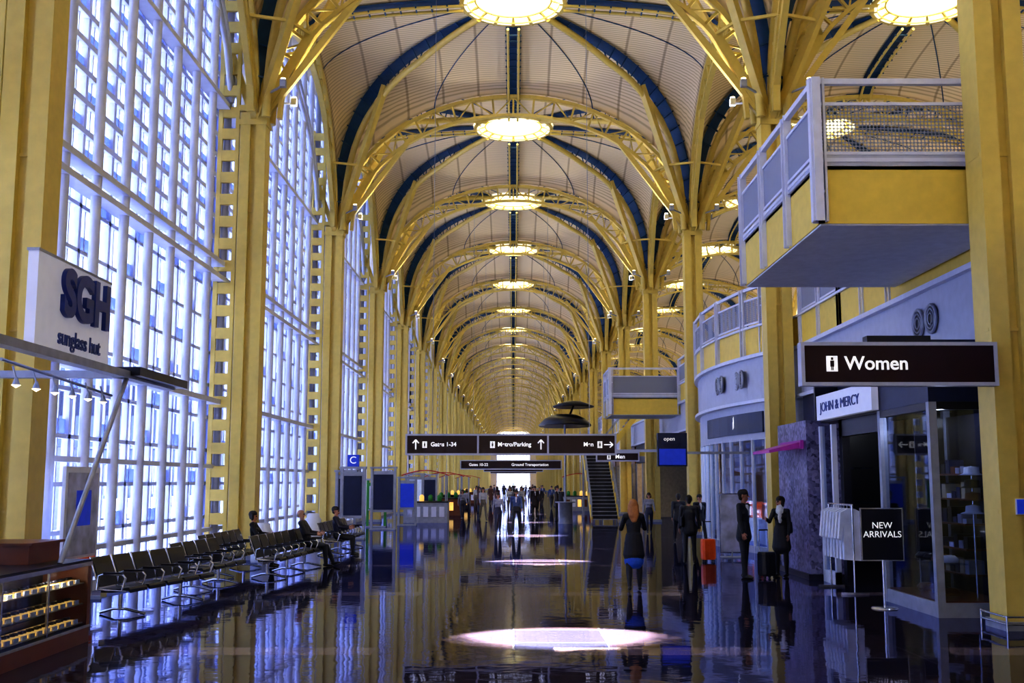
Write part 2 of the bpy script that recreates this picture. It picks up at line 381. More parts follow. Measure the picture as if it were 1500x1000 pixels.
# exterior
mb=MB(); mb.box(-400,-8.7,-100,700,-.8,-.5,'dirt'); mb.obj('ground_apron')
mb=MB()
for k in range(8):
    y=20+k*70; mb.box(-75,-60,y,y+52,-.5,9+3*(k%2),'exter')
    for z in(1.5,5): mb.box(-59.95,-59.9,y+1,y+51,z,z+1.6,'navy')
    for j in range(12): mb.box(-59.9,-59.7,y+1+j*4.2,y+1.3+j*4.2,0,8,'whitep')
mb.obj('exterior_hangar')
mb=MB()
for k in range(5):
    y=36+k*40
    mb.box(-34,-12,y,y+3,3.2,6.2,'exter'); mb.box(-34,-12,y-.02,y,4.2,5.2,'navy'); mb.box(-16,-15,y+1,y+2,-.5,3.2,'grey'); mb.box(-30,-29,y+1,y+2,-.5,3.2,'grey'); mb.box(-37,-33,y-1,y+4,3,6.5,'exter')
mb.obj('jet_bridge')
# ------------------------------------------------------------------ mezzanine
ZB0,ZB1,ZF,ZR=4.35,5.65,6.5,7.65
def mezx(y):
    a=(y-29.5)/13.7
    if 0<a<1: return 7.75-1.35*math.sin(pi*a)**0.7
    return 7.75
ys=[YS]+[15.8+ (29.5-15.8)*i/2 for i in range(3)]+[29.5+13.7*i/16 for i in range(1,17)]+[57,100,200,YE]
ys=sorted(set([round(q,3) for q in ys]))
P=[(mezx(q),q) for q in ys]
mb=MB()
mb.ribbon([(x+.1,q) for x,q in P],ZB0,ZB1,.1,'lgrey')
mb.ribbon([(x+.06,q) for x,q in P],ZB1,ZF,.16,'yel2')
mb.ribbon([(x+.03,q) for x,q in P],ZB1-.04,ZB1+.06,.22,'white'); mb.ribbon([(x+.03,q) for x,q in P],ZB0-.05,ZB0+.04,.22,'white'); mb.ribbon([(x+.03,q) for x,q in P],ZF-.03,ZF+.03,.24,'white')
for i in range(len(P)-1):
    (x0,a),(x1,b)=P[i],P[i+1]
    for zz,k in((ZF-.05,'mfloor'),(ZB0,'sgrey')): mb.add([(x0,a,zz),(3*HX,a,zz),(3*HX,b,zz),(x1,b,zz)],[(0,1,2,3)],k)
def grille(x,y,z,r):
    for dy in(-r*1.25,r*1.25):
        n=16; c=[(x,y+dy+r*math.cos(2*pi*i/n),z+r*math.sin(2*pi*i/n)) for i in range(n)]
        mb.add(c,[tuple(range(n))],'dark'); mb.tube(c,0.03,'grey',6,True)
        for q in(.7,.4): mb.tube([(x-.01,y+dy+r*q*math.cos(2*pi*i/n),z+r*q*math.sin(2*pi*i/n)) for i in range(n)],0.018,'grey',5,True)
for y in(20.4,32.6,34.4,26.5,64): grille(mezx(y)-.0,y,5.05,.26)
mb.obj('mezzanine_floor')
def railing(mb,pts,z0,h,post=1.5,drop=.8):
    for i in range(len(pts)-1):
        a=Vector((*pts[i],0));b=Vector((*pts[i+1],0)); d=b-a; l=d.length; u=d/l; n=Vector((-u.y,u.x,0))
        for zz,w in((z0+h,.09),(z0+h*.72,.05),(z0+h*.1,.05),(z0+.02,.06)): mb.beam(a+Vector((0,0,zz)),b+Vector((0,0,zz)),w,w,'white')
        mb.beam(a+Vector((0,0,z0+h*.41)),b+Vector((0,0,z0+h*.41)),.008,h*.6,'perf')
        k=max(1,round(l/post))
        for j in range(k+1):
            c=a+d*j/k
            for s in(-.1,.1):
                q=c+u*s; mb.beam((q.x,q.y,z0-drop),(q.x,q.y,z0+h+.05),.035,.13,'white',side=tuple(u))
            for zz in(z0-drop*.5,z0+h*.5): mb.beam(c-u*.1+Vector((0,0,zz)),c+u*.1+Vector((0,0,zz)),.04,.04,'white')
mb=MB(); railing(mb,[(mezx(q),q) for q in (22.2,25.6,29.1)],ZF,1.15); mb.obj('mezzanine_railing')
mb=MB(); railing(mb,[(mezx(q)-.04,q) for q in [29.9+13.1*i/6 for i in range(7)]],ZF,1.15); mb.obj('mezzanine_railing')
mb=MB(); railing(mb,[(7.7,44),(7.7,50.5)],ZF,1.15,2.0); mb.obj('mezzanine_railing')
mb=MB(); railing(mb,[(7.7,71),(7.7,120)],ZF,1.15,2.3); railing(mb,[(7.7,120),(7.7,320)],ZF,1.15,6); mb.obj('mezzanine_railing')
def balcony(x0,x1,y0,y1,zb,zt,nm,h,post=1.9):
    mb=MB()
    mb.box(x0,x1,y0,y0+.08,zb,zt,'yel2'); mb.box(x0,x1,y1-.08,y1,zb,zt,'yel2'); mb.box(x0,x0+.08,y0,y1,zb,zt,'yel2')
    mb.box(x0,x1,y0,y1,zt-.12,zt-.02,'grey'); mb.box(x0+.02,x1,y0+.02,y1-.02,zb-.03,zb+.05,'sgrey')
    mb.box(x0-.04,x1,y0-.04,y0+.05,zt-.07,zt+.12,'lgrey'); mb.box(x0-.04,x0+.05,y0,y1,zt-.07,zt+.03,'lgrey')
    railing(mb,[(x0-.02,y1),(x0-.02,y0-.02)],zt,h,post,(zt-zb)*.98); railing(mb,[(x0,y0-.03),(x1-.12,y0-.03)],zt,h,3.0,(zt-zb)*.98)
    return mb.obj(nm)
balcony(4.66,7.65,16.25,21.6,5.94,6.90,'balcony',1.26)
balcony(4.55,7.9,51.0,54.2,5.15,6.0,'balcony',1.3,1.6)
# stairs up to an intermediate landing
mb=MB(); n=20; ya,yb=55.5,62.0; xa,xb=4.0,5.3; zt=3.7
for i in range(n):
    y=ya+(yb-ya)*i/n; z=zt*(i+1)/n; mb.box(xa,xb,y,y+.36,z-.04,z,'grey'); mb.box(xa,xb,y+.28,y+.33,z-.02,z+.15,'dark')
for x in(xa-.06,xb): 
    mb.beam((x,ya,0.1),(x,yb,zt-.05),.08,.36,'yel2'); mb.beam((x,ya,1.05),(x,yb,zt+.95),.06,.06,'grey'); mb.beam((x,ya,.7),(x,yb,zt+.6),.03,.03,'grey')
    for i in range(7): t=i/6; mb.beam((x,ya+(yb-ya)*t,(zt-.1)*t),(x,ya+(yb-ya)*t,1.05+(zt-.1)*t),.05,.05,'grey')
mb.box(xa,7.6,62,63.8,zt-.2,zt,'yel2'); mb.box(xa,xa+.1,63.6,63.8,0,zt,'grey')
# second flight turning towards the mezzanine
for i in range(14):
    x=xb+(7.4-xb)*i/14; z=zt+(6.4-zt)*(i+1)/14; mb.box(x,x+.2,62.2,63.6,z-.04,z,'grey'); mb.box(x+.15,x+.18,62.2,63.6,z-.02,z+.17,'dark')
for y in(62.15,63.65):
    mb.beam((xb,y,zt),(7.5,y,6.4),.08,.3,'yel2'); mb.beam((xb,y,zt+1),(7.5,y,7.4),.05,.05,'grey')
mb.obj('staircase')
# ------------------------------------------------------------------ shopfronts
def shop(y0,y1,X,k1,k2,nm,back=None,sign=None):
    mb=MB(); back=back or 12.0
    mb.box(back,back+.1,y0,y1,0,4.3,k2); mb.box(X,back,y0,y0+.12,0,4.3,'cream'); mb.box(X,back,y1-.12,y1,0,4.3,'cream')
    mb.box(X-.05,X+.2,y0,y1,3.2,4.3,k1)
    n=max(2,int((y1-y0)/2.2))
    for i in range(n+1):
        y=y0+(y1-y0)*i/n; mb.box(X-.04,X+.06,y-.04,y+.04,0,3.2,'grey')
    mb.box(X-.03,X+.05,y0,y1,0,.15,'grey')
    for i in range(n):
        if i==n//2: continue
        a=y0+(y1-y0)*i/n; b=y0+(y1-y0)*(i+1)/n; mb.box(X,X+.01,a,b,.15,3.2,'sglass')
    for i in range(4):
        z=.6+.6*i; mb.box(back-.5,back,y0+.4,y1-.4,z,z+.05,'wood')
        y=y0+.5
        while y<y1-.6:
            w=random.uniform(.1,.3); mb.box(back-.4,back-.1,y,y+w,z+.05,z+random.uniform(.2,.45),random.choice(['gold','red','whitep','bluesig','green','wood','dark'])); y+=w+random.uniform(.04,.3)
    return mb.obj(nm)
for i in range(4,NB-1):
    y=Y0+L*(i-1)
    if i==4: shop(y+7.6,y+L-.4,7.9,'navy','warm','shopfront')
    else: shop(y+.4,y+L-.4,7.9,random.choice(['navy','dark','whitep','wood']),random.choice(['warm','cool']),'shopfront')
cv=[(mezx(29.5+13.7*i/16)+.15,29.5+13.7*i/16) for i in range(0,17)]
mb=MB(); mb.ribbon(cv,3.25,4.3,.1,'lgrey'); mb.ribbon(cv,0,.2,.1,'grey'); mb.ribbon(cv,.2,3.25,.01,'sglass')
mb.ribbon([(x-.08,y) for x,y in cv[2:9]],3.45,4.05,.06,'navy')
for x,y in cv: mb.box(x-.05,x+.05,y-.04,y+.04,0,3.3,'whitep')
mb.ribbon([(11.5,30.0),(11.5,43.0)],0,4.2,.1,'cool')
for y in(31.5,34,36.5,39,41.5):
    mb.box(8.2,9.4,y-.5,y+.5,0,.8,'whitep'); mb.box(8.3,9.3,y-.4,y+.4,.8,1.3,random.choice(['orange','bluesig','whitep','gold']))
cs=mb.obj('curved_shopfront')
text('Brookside',.46,(mezx(32.6)-.02,33.6,3.75),(pi/2,0,-pi/2-.18),'textw',cs)
def shirt(mb,c,y,k,z0=1.55,w=1.0):
    pr=[(c-.06,0),(c-.20*w,-.07),(c-.25*w,-.55),(c-.19*w,-.58),(c-.15*w,-.3),(c-.16*w,-.93),(c+.16*w,-.95),(c+.15*w,-.3),(c+.19*w,-.6),(c+.25*w,-.55),(c+.20*w,-.07),(c+.06,0)]
    n=len(pr); vs=[(a,y-.045,b+z0) for a,b in pr]+[(a,y+.045,b+z0) for a,b in pr]
    mb.add(vs,[tuple(range(n)),tuple(range(2*n-1,n-1,-1))]+[(j,j+n,(j+1)%n+n,(j+1)%n) for j in range(n)],k)
    mb.tube([(c,y,z0-.01),(c,y,z0+.07)],.006,'chrome',4)
# near shop
mb=MB()
mb.box(7.75,7.85,19.6,29.2,3.35,4.30,'navy'); mb.box(6.55,7.85,19.5,23.3,3.28,3.36,'dark')
mb.box(11.5,11.6,16.2,29.3,0,4.3,'dark'); mb.box(7.75,11.5,16.3,16.4,0,4.3,'dark'); mb.box(7.2,11.5,26.05,26.15,0,4.3,'dark')
mb.box(6.6,6.75,19.6,19.8,0,3.28,'dark'); mb.box(6.6,6.75,22.0,22.2,0,3.28,'dark'); mb.box(6.6,6.75,19.6,22.2,2.95,3.28,'dark')
mb.box(6.45,6.55,22.2,22.3,0,3.2,'whitep'); mb.box(6.45,6.55,23.05,23.15,0,3.2,'whitep'); mb.box(6.45,6.55,22.2,23.1,0,.25,'whitep'); mb.box(6.5,6.51,22.3,23.05,.25,3.2,'sglass')
for z in(.9,1.6,2.3): mb.box(6.9,7.3,22.3,23.1,z,z+.04,'sglass')
for i in range(5):
    z=.5+.5*i; mb.box(11.0,11.5,17,25.5,z,z+.04,'wood')
    y=17.2
    while y<25.3:
        w=random.uniform(.15,.35); mb.box(11.05,11.4,y,y+w,z+.04,z+random.uniform(.12,.38),random.choice(['wood','shirt','dark','navy','navy'])); y+=w+.1
for xx in(8.6,9.6):
    mb.tube([(xx,20.2,1.62),(xx,22.2,1.62)],.02,'chrome',6)
    for y in(20.2,22.2): mb.tube([(xx,y,0),(xx,y,1.62)],.02,'chrome',6)
    for i in range(9): shirt(mb,xx,20.3+i*.22,random.choice(['shirt','navy','wood','grey','dark']))
so=mb.obj('clothing_shop')
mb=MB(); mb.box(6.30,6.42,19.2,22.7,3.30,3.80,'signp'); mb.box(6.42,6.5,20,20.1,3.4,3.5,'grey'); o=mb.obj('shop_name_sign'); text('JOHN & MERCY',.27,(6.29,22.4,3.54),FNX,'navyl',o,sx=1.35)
# glass showcase box
mb=MB(); x0,x1,y0,y1=6.5,7.62,17.0,19.3
for x in(x0,x1):
    for y in(y0,y1): mb.box(x-.06,x+.06,y-.06,y+.06,0,3.28,'grey')
mb.box(x0-.05,x1+.05,y0-.05,y0+.05,0,.22,'grey'); mb.box(x0-.05,x0+.05,y0,y1,0,.22,'grey')
mb.box(x0-.05,x1+.05,y0-.05,y0+.05,3.16,3.28,'dark'); mb.box(x0-.05,x0+.05,y0,y1,3.16,3.28,'dark')
mb.box(x0-.06,x1+.06,y0-.06,y1+.06,3.28,4.25,'navy')
mb.box(x0,x1,y0,y1,.2,.24,'wood'); mb.box(x0,x0+.01,y0,y1,.22,3.16,'sglass'); mb.box(x0,x1,y0,y0+.01,.22,3.16,'sglass')
mb.box(x1-.02,x1,y0,y1,.24,3.16,'dark'); mb.box(x0+.55,x1,y1-.04,y1,.24,3.16,'dark')
for z in(.55,.95,1.35,1.75,2.15): 
    mb.box(x1-.4,x1-.03,y0+.7,y1-.2,z,z+.03,'wood')
    yy=y0+.75
    while yy<y1-.4: mb.box(x1-.35,x1-.1,yy,yy+.16,z+.03,z+random.uniform(.1,.3),random.choice(['wood','cream','shirt','navy','grey','dark'])); yy+=.2
mb.box(x0+.1,x1-.5,y0+.4,y1-.3,.75,.77,'sglass')
for z in(.27,.78):
    for j in range(4):
        yy=y0+.55+j*.35
        mb.lathe([(0,0),(.09,0),(.10,.05),(.06,.11),(0,.12)],random.choice(['wood','dark','shirt']),(x0+.38,yy,z),10,1.6,.7)
for z,k in((1.55,'shirt'),(1.75,'wood'),(1.95,'dark'),(2.15,'shirt')): mb.lathe([(0,0),(.2,.0),(.12,.03),(.11,.12),(0,.14)],k,(x1-.4,y0+.35,z),14)
mb.tube([(x1-.4,y0+.35,.2),(x1-.4,y0+.35,2.3)],.015,'chrome',6)
mb.obj('glass_showcase')
mb=MB(); mb.box(6.25,7.1,23.4,25.9,0,3.35,'mosaic'); mb.box(6.2,7.15,23.35,25.95,0,.12,'dark'); mb.obj('mosaic_pillar')
mb=MB(); mb.box(6.15,6.22,23.5,25.3,2.75,2.93,'magenta')
q=[(5.5,23.6),(6.2,23.6),(6.2,25.2),(5.5,25.2)]
mb.add([(a,b,2.72 if a<6 else 2.9) for a,b in q]+[(a,b,2.66 if a<6 else 2.78) for a,b in q],[(0,1,2,3),(7,6,5,4),(0,1,5,4),(1,2,6,5),(2,3,7,6),(3,0,4,7)],'magenta'); mb.obj('magenta_awning')
# shirt rack
mb=MB()
mb.tube([(6.75,20.4,1.62),(6.75,21.9,1.62)],.02,'chrome',6)
for y in(20.4,21.9): mb.tube([(6.75,y,0),(6.75,y,1.62)],.02,'chrome',6); mb.box(6.5,7.0,y-.03,y+.03,0,.04,'chrome')
for i in range(7): shirt(mb,6.75,20.5+i*.2,'shirt')
mb.obj('shirt_rack',(-.50,0,0))
e1=empty('new_arrivals_sign',(6.05,18.2,0))
mb=MB(); mb.tube([(0,0,0.02),(0,0,.8)],.02,'chrome',8); mb.lathe([(0,.03),(.2,.025),(.22,0)],'chrome',(0,0,0),16); mb.box(-.33,.33,-.02,.02,.78,1.6,'dark'); mb.box(-.35,.35,-.015,.015,.76,1.62,'chrome'); mb.obj('board',parent=e1)
text('NEW\nARRIVALS',.145,(0,-.03,1.26),FC,'textw',e1,align='CENTER',name='lettering',ext=.002)
# ------------------------------------------------------------------ signs
def hsign(nm,x0,x1,y,z0,z1,txts,rods=True,frame='lgrey',dep=.12):
    e0=empty(nm,((x0+x1)/2,y,0)); c=(x0+x1)/2
    mb=MB(); mb.box(x0-c,x1-c,-dep/2,dep/2,z0,z1,'maroon')
    t=.05
    mb.box(x0-c-t,x1-c+t,-dep/2-.02,dep/2+.02,z1,z1+t,frame); mb.box(x0-c-t,x1-c+t,-dep/2-.02,dep/2+.02,z0-t,z0,frame)
    mb.box(x0-c-t,x0-c,-dep/2-.02,dep/2+.02,z0,z1,frame); mb.box(x1-c,x1-c+t,-dep/2-.02,dep/2+.02,z0,z1,frame)
    if rods:
        for f in(.12,.88):
            x=(x0-c)+(x1-x0)*f; xx=x+c; zt=ZC+(RISE-.82)*e(xx/HX)
            mb.tube([(x,0,z1),(x,0,zt)],.007,'grey',5)
    mb.obj('sign_box',parent=e0)
    for s,x,sz in txts: text(s,sz,(x-c,-dep/2-.02,(z0+z1)/2),FC,'textw',e0,ext=.004,off=.004)
    return e0,c
def arrow(par,x,y,z,s,ang):
    mb=MB(); 
    def R(p): c,q=math.cos(ang),math.sin(ang); return (x+p[0]*c-p[1]*q,y,z+p[0]*q+p[1]*c)
    w=.13*s
    for a,b in(((0,-.5*s),(0,.45*s)),((0,.5*s),(-.32*s,.15*s)),((0,.5*s),(.32*s,.15*s))):
        A,B=Vector(R(a)),Vector(R(b)); mb.beam(A,B,w,.01,'textw',side=tuple((B-A).cross(Vector((0,1,0))).normalized()))
    mb.obj('arrow',parent=par)
def wc(par,x,y,z,s):
    mb=MB(); mb.box(x-.36*s,x+.36*s,y,y+.01,z-.5*s,z+.5*s,'textw')
    mb.box(x-.12*s,x+.12*s,y-.01,y,z-.2*s,z+.2*s,'maroon'); mb.box(x-.07*s,x-.02*s,y-.01,y,z-.42*s,z-.2*s,'maroon'); mb.box(x+.02*s,x+.07*s,y-.01,y,z-.42*s,z-.2*s,'maroon'); mb.box(x-.07*s,x+.07*s,y-.01,y,z+.24*s,z+.4*s,'maroon')
    mb.obj('pictogram',parent=par)
g,c=hsign('gates_sign',-2.85,2.72,29.5,2.80,3.27,[('Gates 1-34',-2.22,.155),('Metro/Parking',-.42,.155),('Men',1.88,.155)])
for x in(-.95,.93): 
    mb=MB(); mb.box(x-c-.025,x-c+.025,-.09,.07,2.78,3.29,'lgrey'); mb.obj('divider',parent=g)
arrow(g,-2.62-c,-.09,3.03,.26,0); arrow(g,.74-c,-.09,3.03,.26,0); arrow(g,2.55-c,-.09,3.03,.24,-pi/2); wc(g,-2.38-c,-.085,3.03,.17); wc(g,2.32-c,-.085,3.03,.18); wc(g,-.56-c,-.085,3.03,.18)
w,c=hsign('women_sign',4.12,6.80,15.45,3.44,3.96,[('Women',4.68,.27)],rods=False,dep=.16)
wc(w,4.5-c,-.11,3.70,.22)
mb=MB(); mb.box(-.45,.45,-.1,.1,4.01,4.1,'dark'); mb.obj('mount',parent=w)
hsign('concourse_sign',-2.7,2.45,56.9,2.72,3.10,[('Gates 10-22',-2.3,.2),('Ground Transportation',-.1,.2)])
hsign('concourse_sign',-2.4,2.6,70.6,2.85,3.25,[('Gates 23-34',-2.0,.2),('Baggage',.6,.2)])
hsign('concourse_sign',-2.6,2.6,98,2.95,3.4,[('Gates 35-45',-2.0,.2)])
hsign('concourse_sign',-2.6,2.6,125.4,3.0,3.5,[('Exit',-2.0,.2)])
m3,c=hsign('men_sign',3.3,4.9,43.2,2.88,3.15,[('Men',4.0,.22)],rods=False); wc(m3,3.75-c,-.09,3.01,.2)
mb=MB(); mb.box(-.8,3.0,-.04,.04,3.2,3.3,'lgrey'); mb.obj('arm',parent=m3)
mb=MB(); mb.box(-.42,.42,-.1,.1,0,.75,'navy'); mb.box(-.38,.38,-.12,-.1,.04,.5,'bluesig'); mb.box(-.42,.42,-.12,.1,.6,.95,'navy'); mb.box(.42,2.2,-.03,.03,.35,.42,'grey')
o=mb.obj('blue_projecting_sign',(4.55,31.5,2.48)); text('open',.16,(-.25,-.13,.78),FC,'textw',o)
# ------------------------------------------------------------------ kiosk (sunglasses)
mb=MB(); x0,x1,y0,y1=-7.3,-5.5,9.6,14.5
mb.box(x0,x1,y0,y1,0,.2,'wood'); mb.box(x0,x1,y0,y1,1.0,1.05,'dark'); mb.box(x0,x1-.1,y1-.1,y1,.2,1.0,'wood'); mb.box(x1-.1,x1,y1-.1,y1,.2,1.0,'wood'); mb.box(x0,x0+.1,y0,y1,.2,1.0,'wood'); mb.box(x0,x1-.5,y0,y1-.2,.2,.34,'dark'); mb.box(x1-.62,x1-.58,y0,y1-.12,.2,1.0,'dark')
mb.box(x1-.012,x1,y0,y1-.1,.2,1.0,'sglass'); mb.box(x1-.03,x1+.01,y0,y1,.97,1.02,'chrome'); mb.box(x1-.02,x1+.01,y0,y1,.19,.22,'grey')
for y in(10.8,12,13.2): mb.box(x1-.02,x1+.004,y-.015,y+.015,.2,1.0,'chrome')
for z in(.26,.50,.76):
    mb.box(x1-.55,x1-.04,y0+.05,y1-.12,z-.012,z,'cream')
    y=y0+.12
    while y<y1-.3:
        mb.box(x1-.34,x1-.08,y,y+.15,z,z+.04,'gold'); mb.box(x1-.07,x1-.05,y,y+.12,z,z+.05,'whitep')
        for d in(.03,.11): mb.lathe([(0,0),(.034,0),(.034,.03),(0,.034)],'dark',(x1-.18,y+d,z+.045),8)
        y+=.21
mb.box(-6.6,-5.85,13.4,14.3,1.05,1.28,'wood'); mb.box(-6.65,-5.8,13.35,14.35,1.28,1.31,'wood')
mb.box(-6.3,-6.1,12.2,12.6,1.05,1.35,'whitep')
mb.box(-5.45,-5.28,9.5,17.0,3.46,3.56,'grey'); mb.box(-5.6,-5.15,15.0,17.2,3.5,3.62,'dark')
mb.tube([(-5.36,15.1,3.5),(-5.55,13.6,1.05)],.035,'grey',8)
mb.box(-7.2,-5.3,14.9,15.05,3.46,3.56,'grey'); mb.box(-7.2,-5.3,11.0,11.12,3.46,3.56,'grey'); mb.tube([(-7.1,14.95,0),(-7.1,14.95,3.5)],.04,'grey',8); mb.tube([(-7.1,11.05,1.0),(-7.1,11.05,3.5)],.04,'grey',8)
mb.tube([(-5.9,12.5,3.45),(-5.9,16,3.3)],.02,'grey',6)
for i in range(6):
    y=12.8+i*.55; mb.tube([(-5.9,y,3.4),(-5.85,y,3.25)],.012,'grey',5); mb.lathe([(.015,.1),(.05,.0)],'grey',(-5.85,y,3.17),10); mb.lathe([(0,.0),(.055,.005),(.0,-.03)],'lamp',(-5.85,y,3.17),10)
mb.obj('sunglasses_kiosk')
k=empty('kiosk_name_sign',(-5.36,13.1,3.6))
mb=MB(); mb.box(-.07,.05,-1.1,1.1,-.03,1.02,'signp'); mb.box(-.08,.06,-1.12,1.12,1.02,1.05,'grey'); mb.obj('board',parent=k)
text('SGH',.76,(.055,.26,.64),FPX,'navyl',k,ext=.05,align='CENTER',sx=1.0,off=.03); text('sunglass hut',.27,(.055,.15,.13),FPX,'navyl',k,ext=.01,align='CENTER',off=.003)
mb=MB(); mb.box(-.03,.03,-.75,.75,.55,2.3,'whitep'); mb.box(.03,.04,-.65,.65,.8,2.2,'poster'); mb.box(.03,.05,-.65,.65,.6,.75,'orange'); mb.box(.04,.045,-.3,.35,1.3,1.9,'bluesig')
for y in(-.6,.6): mb.box(-.2,.2,y-.03,y+.03,0,.06,'grey'); mb.box(-.03,.03,y-.03,y+.03,0,.6,'grey')
mb.obj('advertising_poster_stand',(-7.45,19.0,0))
# ------------------------------------------------------------------ beam seating
def seats(n,pitch=.6):
    mb=MB(); Lg=n*pitch
    for i in range(n):
        y0=i*pitch+.04; y1=(i+1)*pitch-.04
        pr=[(.08,.43),(.25,.425),(.45,.45),(.53,.46),(.56,.43)]; th=.05
        a=[(p[0],y0,p[1]) for p in pr]; b=[(p[0],y1,p[1]) for p in pr]
        q=[(p[0],y0,p[1]-th) for p in pr]; w=[(p[0],y1,p[1]-th) for p in pr]
        m=len(pr); vs=a+b+q+w
        fs=[(j,j+1,m+j+1,m+j) for j in range(m-1)]+[(2*m+j,2*m+j+1,3*m+j+1,3*m+j) for j in range(m-1)]
        fs+=[(j,j+1,2*m+j+1,2*m+j) for j in range(m-1)]+[(m+j,m+j+1,3*m+j+1,3*m+j) for j in range(m-1)]+[(0,m,3*m,2*m),(m-1,2*m-1,4*m-1,3*m-1)]
        mb.add(vs,fs,'black',False)
        bk=[(.07,.46),(.02,.62),(-.05,.80),(-.10,.90)]
        a=[(p[0],y0,p[1]) for p in bk]+[(p[0],y1,p[1]) for p in bk]+[(p[0]-.04,y0,p[1]) for p in bk]+[(p[0]-.04,y1,p[1]) for p in bk]; m=4
        mb.add(a,[(j,j+1,m+j+1,m+j) for j in range(3)]+[(2*m+j,2*m+j+1,3*m+j+1,3*m+j) for j in range(3)]+[(j,j+1,2*m+j+1,2*m+j) for j in range(3)]+[(m+j,m+j+1,3*m+j+1,3*m+j) for j in range(3)]+[(m-1,2*m-1,4*m-1,3*m-1),(0,m,3*m,2*m)],'black')
        for yy in(y0,y1): mb.tube([(-.12,yy,.91),(-.03,yy,.65),(.05,yy,.42),(.5,yy,.40)],.014,'chrome',6)
    for i in range(n+1):
        y=i*pitch
        mb.tube([(.04,y,.42),(.06,y,.63),(.15,y,.66),(.45,y,.65),(.5,y,.60),(.45,y,.42)],.018,'chrome',6)
        mb.box(.14,.46,y-.025,y+.025,.655,.685,'black')
    mb.box(.1,.2,0,Lg,.32,.38,'chrome')
    for y in([.5,Lg-.5] if n<7 else [.5,Lg/2,Lg-.5]):
        cx=.15
        mb.tube([(cx,y,.33),(cx,y,.08)],.035,'chrome',8)
        w=.42
        mb.tube([(cx-w*.8,y,.025),(cx-.1,y,.09),(cx+.1,y,.09),(cx+w,y,.025)],.025,'chrome',6)
    return mb
seats(5).obj('beam_seating',(-6.35,16.9,0),-math.atan2(.5,2.9))
seats(7).obj('beam_seating',(-5.45,23.3,0),-.06)
seats(4).obj('beam_seating',(-6.3,20.6,0),-.1)
seats(6).obj('beam_seating',(-6.6,23.5,0),0)
seats(8).obj('beam_seating',(-5.3,30.6,0),0)
for nm,x,y in(('waste_bin',-6.45,28.4),('waste_bin',-6.7,37.0)):
    mb=MB(); mb.lathe([(0,0),(.26,0),(.27,.05),(.27,.8),(.22,.86),(.20,.98),(.12,1.0)],'whitep',(0,0,0),20); mb.lathe([(.12,1.0),(0,.98)],'dark',(0,0,0),20); mb.obj(nm,(x,y,0))
def panel(nm,x,y,w,h,k,kf,top=None):
    mb=MB()
    for sx in(-1,1): mb.box(sx*w/2-.05,sx*w/2+.05,-.08,.08,0,h,k)
    mb.box(-w/2,w/2,-.05,.05,.75,h-.1,k); mb.box(-w/2+.08,w/2-.08,-.08,-.05,.85,h-.25,kf); mb.box(-w/2-.05,w/2+.05,-.25,.25,0,.06,'grey'); mb.box(-w/2-.08,w/2+.08,-.16,.16,h,h+.08,'grey')
    mb.box(-w/2+.05,w/2-.05,-.25,-.05,.75,.82,'grey')
    if top: mb.box(-.2,.2,-.1,.1,h+.08,h+.5,top)
    return mb.obj(nm,(x,y,0))
o=panel('information_panel',-5.75,39.5,.8,2.5,'grey','navy','bluesig'); text('C',.36,(0,-.12,2.80),FC,'textw',o,align='CENTER')
panel('information_panel',-6.3,41.5,.7,2.4,'grey','dark')
panel('directory_board',-5.6,47.5,1.0,2.6,'grey','navy'); panel('directory_board',-6.2,50,.8,2.1,'green','whitep')
panel('directory_board',-5.0,52,.8,2.2,'grey','bluesig'); panel('directory_board',-5.2,58,.9,2.4,'grey','cool'); panel('directory_board',-4.9,64,.9,2.4,'grey','navy')
for i,(x,y) in enumerate(((-4.4,56),(-4.2,68),(-4.4,84),(4.6,78),(-4.3,105))):
    mb=MB()
    mb.box(-1.1,1.1,-.8,.8,0,1.0,['grey','wood','dark'][i%3]); mb.box(-1.15,1.15,-.85,.85,1.0,1.06,'dark')
    for j in range(5): mb.box(-.9+j*.4,-.65+j*.4,-.86,-.8,.3,.8,random.choice(['gold','poster','wood','red','whitep']))
    for sx in(-1,1):
        for sy in(-.7,.7): mb.box(sx-.03,sx+.03,sy-.03,sy+.03,1.06,2.4,'grey')
    n=10; top=[(-1.2+2.4*j/n,-.95,2.35+.25*math.sin(pi*j/n)) for j in range(n+1)]; bot=[(a,.95,c) for a,b,c in top]
    mb.add(top+bot,[(j,j+1,n+2+j,n+1+j) for j in range(n)],'whitep'); mb.tube(top,.03,'red',6)
    for j in range(4): mb.lathe([(0,0),(.12,0),(.12,.25),(.05,.33),(0,.33)],random.choice(['gold','red','green']),(-.7+j*.45,0,1.06),10)
    mb.obj('vendor_kiosk',(x,y,0))
# dark canopy pavilion
mb=MB()
mb.lathe([(0,.62),(.6,.56),(1.0,.38),(1.32,.06),(1.28,.0),(.7,.06),(0,.08)],'dark',(0,0,4.75),28,1,1.6); mb.lathe([(0,.30),(.4,.26),(1.05,.03),(1.0,-.03),(0,.06)],'dark',(0.45,.4,5.75),24,1.0,1.4)
mb.tube([(0,0,0),(0,0,5.3)],.05,'grey',10); mb.tube([(.2,.2,5.2),(.45,.4,5.8)],.05,'dark',8)
mb.lathe([(.35,0),(.35,1.0),(.5,1.03),(.5,1.07),(.0,1.07)],'grey',(0,0,0),20); mb.obj('canopy_pavilion',(2.55,54.2,0))
mb=MB(); mb.box(-.06,.06,-.03,.03,0,.16,'red'); mb.lathe([(0,.03),(.03,.03),(.03,0)],'whitep',(0,-.04,.06),8); mb.obj('fire_alarm',(7.30,15.49,2.30))
mb=MB(); mb.box(-.06,.06,-.02,.02,0,.2,'bluesig'); mb.box(-.07,.07,-.01,.02,-.01,.21,'whitep'); mb.obj('column_plate',(7.12,15.5,1.60))
mb=MB()
